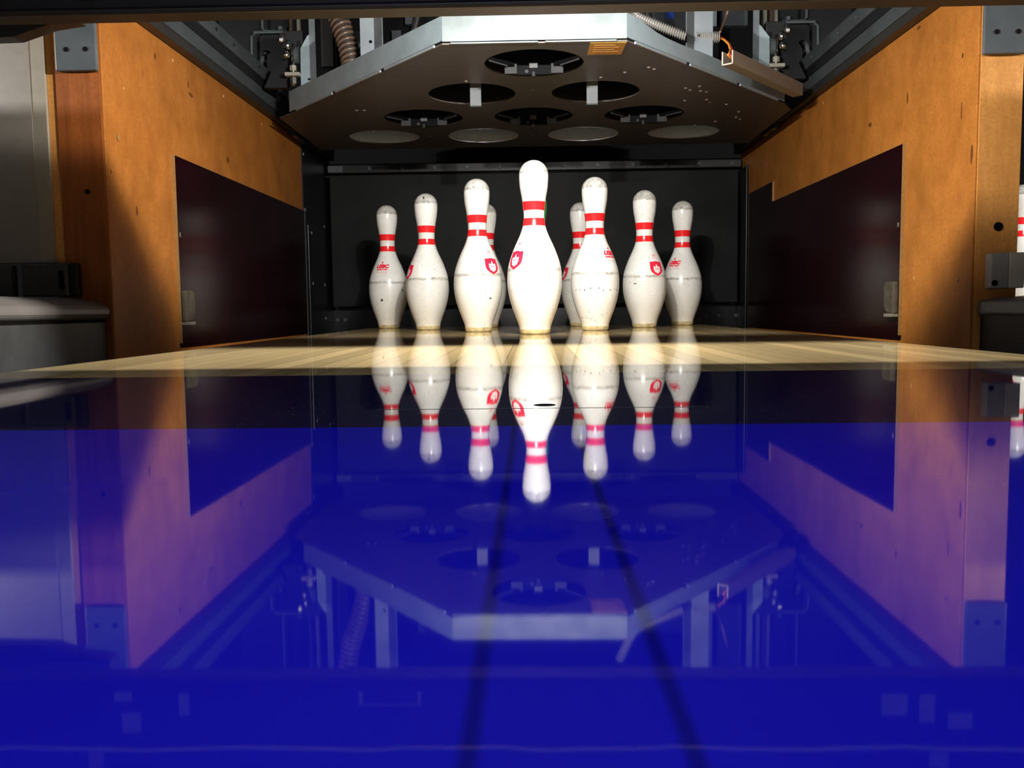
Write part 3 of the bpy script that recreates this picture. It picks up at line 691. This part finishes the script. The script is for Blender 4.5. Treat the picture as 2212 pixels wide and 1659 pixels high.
# ------------------------------------------------------------------ pins
IN = 0.0254
KEY = [(0.0, 1.20), (0.12, 1.28), (0.75, 1.414), (2.25, 1.953), (3.375, 2.255), (4.5, 2.383), (5.875, 2.2815), (7.25, 1.8515), (8.625, 1.236), (9.375, 0.985), (10.0, 0.90), (10.875, 0.937), (11.75, 1.047), (12.625, 1.203), (13.5, 1.274), (13.75, 1.268)]
def catmull(z):
    for i in range(len(KEY)-1):
        if KEY[i][0] <= z <= KEY[i+1][0]:
            z0, r0 = KEY[max(i-1, 0)]; z1, r1 = KEY[i]; z2, r2 = KEY[i+1]; z3, r3 = KEY[min(i+2, len(KEY)-1)]
            h = z2 - z1; t_ = (z - z1)/h
            m1 = (r2-r0)/(z2-z0) if z2 != z0 else 0; m2 = (r3-r1)/(z3-z1) if z3 != z1 else 0
            return (2*t_**3-3*t_**2+1)*r1 + (t_**3-2*t_**2+t_)*h*m1 + (-2*t_**3+3*t_**2)*r2 + (t_**3-t_**2)*h*m2
    return KEY[-1][1]
def pin_r(z):       # metres in, metres out
    zi = z/IN
    if zi > 13.727:
        return math.sqrt(max(0.0, 1.273**2 - (zi - 13.727)**2))*IN
    return catmull(zi)*IN
def body_profile(z0, z1, n, off=0.0):
    return [(pin_r(z0 + (z1-z0)*i/n) + off, z0 + (z1-z0)*i/n) for i in range(n+1)]
def wrap(bm, zc, ang, off, cuts=0):
    """flat mesh (x right, y up, metres) wrapped onto the pin at height zc, azimuth ang (0 = toward -Y)"""
    for _ in range(cuts):
        bmesh.ops.subdivide_edges(bm, edges=[e for e in bm.edges if e.calc_length() > 0.0035], cuts=1, use_grid_fill=False)
        bmesh.ops.triangulate(bm, faces=bm.faces[:])
    R0 = pin_r(zc)
    for v in bm.verts:
        z = zc + v.co.y*0.95
        a = ang + v.co.x/R0
        r = pin_r(z) + off
        v.co = Vector((r*math.sin(a), -r*math.cos(a), z))
    bm.normal_update()
def text_bm(txt, size, bold=0.0, shear=0.0, y=0.0, stretch=1.0):
    cu = bpy.data.curves.new('lettering', 'FONT'); cu.body = txt; cu.size = size; cu.align_x = 'CENTER'; cu.offset = bold; cu.shear = shear
    cu.resolution_u = 3
    ob = bpy.data.objects.new('lettering', cu); COL.objects.link(ob)
    dg = bpy.context.evaluated_depsgraph_get(); me = bpy.data.meshes.new_from_object(ob.evaluated_get(dg))
    bm = bmesh.new(); bm.from_mesh(me)
    for v in bm.verts: v.co = Vector((v.co.x*stretch, v.co.y + y, 0))
    bpy.data.objects.remove(ob); bpy.data.curves.remove(cu); bpy.data.meshes.remove(me)
    return bm
def poly_bm(pts):
    bm = bmesh.new(); vs = [bm.verts.new((x, y, 0)) for x, y in pts]
    es = [bm.edges.new((vs[i], vs[(i+1) % len(vs)])) for i in range(len(vs))]
    bmesh.ops.triangle_fill(bm, use_beauty=True, edges=es)
    return bm
def merge(a, b):
    me = bpy.data.meshes.new('tmp'); b.to_mesh(me); a.from_mesh(me); bpy.data.meshes.remove(me); b.free(); return a
def part_from(bm, name, mat, parent):
    mb = MB(); mb.bm.free(); mb.bm = bm; return mb.build(name, mat, parent)

MARK = math.radians(180)
def make_pin():
    t = thing('bowling_pin', 'x', 'bowling pin', (0, 0, 0), 'white bowling pins with red neck stripes')
    prof = [(0, 0.0008)] + [(1.20*IN - 0.001, 0.0008)] + body_profile(0.006, 13.727*IN, 90)[0:] 
    top = [(1.273*IN*math.cos(a), 13.727*IN + 1.273*IN*math.sin(a)) for a in [i*PI/2/14 for i in range(1, 14)]] + [(0, 15*IN)]
    MB().lathe(prof + top, 72).build('body', 'pin', t, smooth=True)
    br = [(1.19*IN, 0.0)] + [(1.23*IN, 0.0005)] + body_profile(0.002, 0.0115, 6, 0.0006) + [(pin_r(0.0115) - 0.001, 0.0120)]
    MB().lathe([(0, 0)] + br, 72).build('base_ring', 'base_ring', t, smooth=True)['label'] = 'yellowed plastic ring at the foot'
    for z0, z1 in ((10.68, 11.42), (9.36, 10.0)):
        MB().lathe(body_profile(z0*IN, z1*IN, 10, 0.0004), 72).build('neck_stripe', 'red', t, smooth=True)
    # shield emblem with a leaf
    sh = [(-0.0185, 0.0185), (-0.008, 0.0190), (-0.002, 0.0205), (0.0, 0.0208), (0.002, 0.0205), (0.008, 0.0190), (0.0185, 0.0185),
          (0.0185, 0.004), (0.0178, -0.005), (0.0150, -0.0115), (0.009, -0.0170), (0.0, -0.0225), (-0.009, -0.0170), (-0.0150, -0.0115), (-0.0178, -0.005), (-0.0185, 0.004)]
    b = poly_bm([(x*0.97, y) for x, y in sh]); [setattr(v, 'co', Vector((v.co.x*1.14, v.co.y, 0))) for v in b.verts]; wrap(b, 6.42*IN, 0.0, 0.0005, 4); em = part_from(b, 'emblem', 'ink_red', t)
    em['label'] = 'red shield emblem with a white leaf'
    half = [(0, 0.0125), (0.0026, 0.0065), (0.0042, 0.0040), (0.0064, 0.0062), (0.0092, 0.0058), (0.0082, 0.0016), (0.0098, -0.0006), (0.0072, -0.0044), (0.0074, -0.0078), (0.0046, -0.0082), (0.0030, -0.0108), (0.0012, -0.0098), (0.0006, -0.0118)]
    half = [(x*1.2, y*1.2) for x, y in half]
    lf = half + [(-x, y) for x, y in half[::-1] if x > 0]
    b = poly_bm(lf); wrap(b, 6.36*IN, 0.0, 0.0009, 3); part_from(b, 'leaf', 'leaf_white', em)
    b = poly_bm([(-0.0065, -0.0012), (0.0065, -0.0012), (0.0065, 0.0006), (-0.0065, 0.0006)]); wrap(b, 6.36*IN, 0.0, 0.0012, 2); part_from(b, 'leaf_bar', 'ink_pink', em)
    b = bmesh.new()
    for (w, y, h) in ((0.0035, 0.0042, 0.0013), (0.0065, 0.0014, 0.0016), (0.0050, -0.0014, 0.0013), (0.0095, -0.0062, 0.0008)):
        merge(b, poly_bm([(-w, y), (w, y), (w, y + h), (-w, y + h)]))
    wrap(b, 7.75*IN, 0.0, 0.0005, 3); part_from(b, 'crest_lines', 'ink_pink', t)
    # approval print
    b = text_bm('USBC', 0.0150, 0.0011, 0.25, 0.0016, 1.12); 
    star = []
    for k in range(10):
        rr = 0.0052 if k % 2 == 0 else 0.0022; star.append((rr*math.sin(k*PI/5), 0.0185 + rr*math.cos(k*PI/5)))
    merge(b, poly_bm(star))
    wrap(b, 7.28*IN, MARK, 0.0005, 2); pr = part_from(b, 'approval_print', 'ink_red', t); pr['label'] = 'red approval lettering with a star'
    b = text_bm('APPROVED', 0.0066, 0.0004, 0.0, -0.0060, 1.1); wrap(b, 7.28*IN, MARK, 0.0005, 2); part_from(b, 'approval_line', 'ink_red', pr)
    b = text_bm('PLASTIC COATED', 0.0047, 0.0, 0.0, 0.0, 1.0)
    for v in b.verts: v.co.y = v.co.y - 0.0155 + 9.0*v.co.x**2
    wrap(b, 7.28*IN, MARK, 0.0005, 2); part_from(b, 'coating_line', 'ink_pink', pr)
    return t
def copy_tree(o, parent=None):
    c = o.copy(); COL.objects.link(c)
    if parent is not None: c.parent = parent
    for ch in o.children: copy_tree(ch, c)
    return c
proto = make_pin()
G = math.radians
def face(deg): return G(deg)
# (x, y, rotation so that the named mark faces the given angle, label)
S = SP
def sh(a): return G(a)                 # shield toward angle a
def us(a): return G(a) - MARK          # approval print toward angle a
PINS = [
    (-0.003, 0.0, sh(-50), 'front-centre bowling pin, tallest and brightest, standing ahead of all others'),
    (-S/2 + 0.0075, RW, sh(45), 'bowling pin just left of front-centre pin, shield emblem on its right'),
    (S/2 - 0.003, RW, us(50), 'bowling pin just right of front-centre pin, row of black specks around its belly'),
    (-S + 0.001, 2*RW, sh(-63), 'second bowling pin from the left end, shield emblem cut by its left edge'),
    (S + 0.002, 2*RW, sh(31), 'second bowling pin from the right end, whole shield emblem showing'),
    (-1.5*S, 3*RW, us(-14), 'leftmost bowling pin in the back row, approval lettering facing front'),
    (-S/2 + 0.0035, 3*RW, sh(100), 'back-row bowling pin peeking out right of a pin with shield on its right'),
    (S/2 - 0.010, 3*RW, sh(-72), 'back-row bowling pin half hidden behind the pin with black specks'),
    (1.5*S, 3*RW, us(-44), 'rightmost bowling pin of the full rack, lettering half covered by its neighbour'),
    (1.345, 0.53, sh(-52), 'cropped bowling pin at far right on the next lane'),
]
for i, (x, y, rz, lab) in enumerate(PINS):
    o = proto if i == 0 else copy_tree(proto)
    o.location = (x, y, 0); o.rotation_euler = (0, 0, rz)
    o['label'] = lab
    if i == 9: o['group'] = 'pins on the next lane'
# chips and dark specks on single pins
def pin_chip(pin_index_obj, name, zc, ang, w, h, n=7):
    b = poly_bm([(w*math.cos(2*PI*k/n)*random.uniform(.6, 1.1), h*math.sin(2*PI*k/n)*random.uniform(.6, 1.1)) for k in range(n)])
    wrap(b, zc, ang, 0.0006, 1)
    me = bpy.data.meshes.new(name); b.to_mesh(me); b.free(); me.materials.append(M['bumper'])
    o = bpy.data.objects.new(name, me); COL.objects.link(o); o.parent = pin_index_obj
    o.rotation_euler = (0, 0, -pin_index_obj.rotation_euler.z)
    return o
allpins = [o for o in COL.objects if o.name.startswith('bowling_pin')]
def at(x, y): return min(allpins, key=lambda o: (o.location.x - x)**2 + (o.location.y - y)**2)
pin_chip(at(-1.5*S, 3*RW), 'chip', 0.088, -0.20, 0.005, 0.0045)
pin_chip(at(-1.5*S, 3*RW), 'chip', 0.118, 0.95, 0.004, 0.004)
pin_chip(at(-S/2, RW), 'chip', 0.083, 0.62, 0.004, 0.0022)
pin_chip(at(S, 2*RW), 'chip', 0.121, -0.55, 0.005, 0.0016)
pin_chip(at(-S, 2*RW), 'chip', 0.366, -0.1, 0.003, 0.005)
for k in range(9): pin_chip(at(S/2, RW), 'chip', 0.102 + random.uniform(-.003, .003), -1.0 + k*0.26 + random.uniform(-.06, .06), random.uniform(.0012, .0024), random.uniform(.0012, .0024))
for k in range(12): pin_chip(at(S/2, RW), 'chip', random.uniform(.015, .05), random.uniform(-1, 1), 0.0011, 0.0013)
# the green pin behind the head pin
g = thing('bowling_pin', 'green bowling pin almost hidden behind the front-centre pin', 'bowling pin', (0, 2*RW, 0))
prof = [(0, 0.0008)] + [(1.20*IN - 0.001, 0.0008)] + body_profile(0.006, 13.727*IN, 90)
top = [(1.273*IN*math.cos(a), 13.727*IN + 1.273*IN*math.sin(a)) for a in [i*PI/2/14 for i in range(1, 14)]] + [(0, 15*IN)]
MB().lathe([(r, z) for r, z in prof + top], 72, (0.003, 2*RW, 0)).build('body', 'green', g, smooth=True)
MB().lathe([(0, 0), (1.19*IN, 0.0), (1.23*IN, 0.0005)] + body_profile(0.002, 0.0115, 6, 0.0006) + [(pin_r(0.0115) - 0.001, 0.0120)], 72, (0.003, 2*RW, 0)).build('base_ring', 'base_ring', g, smooth=True)

# neighbour deck under the cropped pin
t = thing('neighbour_deck', 'maple pin deck of next lane at far right, mostly hidden', 'bowling lane', (1.65, 0.3, -0.14))
box('deck_slab', 'lane_wood', t, 1.155, 2.17, -1.2, 0.95, -0.14, 0)

# ------------------------------------------------------------------ lights
def point(name, loc, power, r, col=(1, 0.965, 0.90)):
    l = bpy.data.lights.new(name, 'POINT'); l.energy = power; l.shadow_soft_size = r; l.color = col
    o = bpy.data.objects.new(name, l); COL.objects.link(o); o.location = loc; return o
def area(name, loc, rot, sx, sy, power, col=(1, 1, 1), spread=180):
    l = bpy.data.lights.new(name, 'AREA'); l.shape = 'RECTANGLE'; l.size = sx; l.size_y = sy; l.energy = power; l.color = col
    l.spread = G(spread)
    o = bpy.data.objects.new(name, l); COL.objects.link(o); o.location = loc; o.rotation_euler = rot; return o
LP = 20
for nm, x in (('pin_bulb', 0), ('pin_bulb_right', 1.65), ('pin_bulb_left', -1.65)): point(nm, (x, -0.706, 0.57), 30, 0.006, (1, 0.975, 0.93))
area('pin_lamp', (0, -0.705, 0.57), (G(35), 0, 0), 0.26, 0.014, LP, (1, 0.975, 0.93))
area('pin_lamp_right', (1.65, -0.705, 0.57), (G(35), 0, 0), 0.26, 0.014, LP, (1, 0.975, 0.93))
area('pin_lamp_left', (-1.65, -0.705, 0.57), (G(35), 0, 0), 0.26, 0.014, LP, (1, 0.975, 0.93))
area('lane_overhead_fill', (0, -1.95, 1.6), (0, 0, 0), 1.4, 0.7, 8.2, (0.9, 0.93, 1.0), 130)  # added overhead light, source unseen, to bring up the blue panel
area('approach_fill', (0, -3.2, 0.35), (G(90), 0, 0), 2.0, 0.4, 0.45, (0.95, 0.97, 1.0), 140)  # added weak low fill for surfaces facing the camera

w = bpy.data.worlds.new('world'); scene.world = w; w.use_nodes = True
w.node_tree.nodes['Background'].inputs[0].default_value = (0.5, 0.55, 0.7, 1)
w.node_tree.nodes['Background'].inputs[1].default_value = 0.004

# ------------------------------------------------------------------ camera
cam = bpy.data.cameras.new('camera'); co = bpy.data.objects.new('camera', cam); COL.objects.link(co)
cam.sensor_fit = 'HORIZONTAL'; cam.sensor_width = 36.0; cam.lens = 36.0*1907.94/2212.0; cam.clip_start = 0.01
yaw, pitch, roll = -0.02334, -0.08498, -0.01192
fw = Vector((math.sin(yaw)*math.cos(pitch), math.cos(yaw)*math.cos(pitch), math.sin(pitch)))
r0 = Vector((math.cos(yaw), -math.sin(yaw), 0)); u0 = r0.cross(fw)
r = r0*math.cos(roll) + u0*math.sin(roll); u = u0*math.cos(roll) - r0*math.sin(roll)
mat = Matrix(((r.x, u.x, -fw.x, -0.0099), (r.y, u.y, -fw.y, -1.97384), (r.z, u.z, -fw.z, 0.05662), (0, 0, 0, 1)))
co.matrix_world = mat
scene.camera = co
scene.view_settings.view_transform = 'Standard'
scene.view_settings.look = 'None'
scene.view_settings.exposure = 0.0
scene.cycles.max_bounces = 10
scene.cycles.use_denoising = True
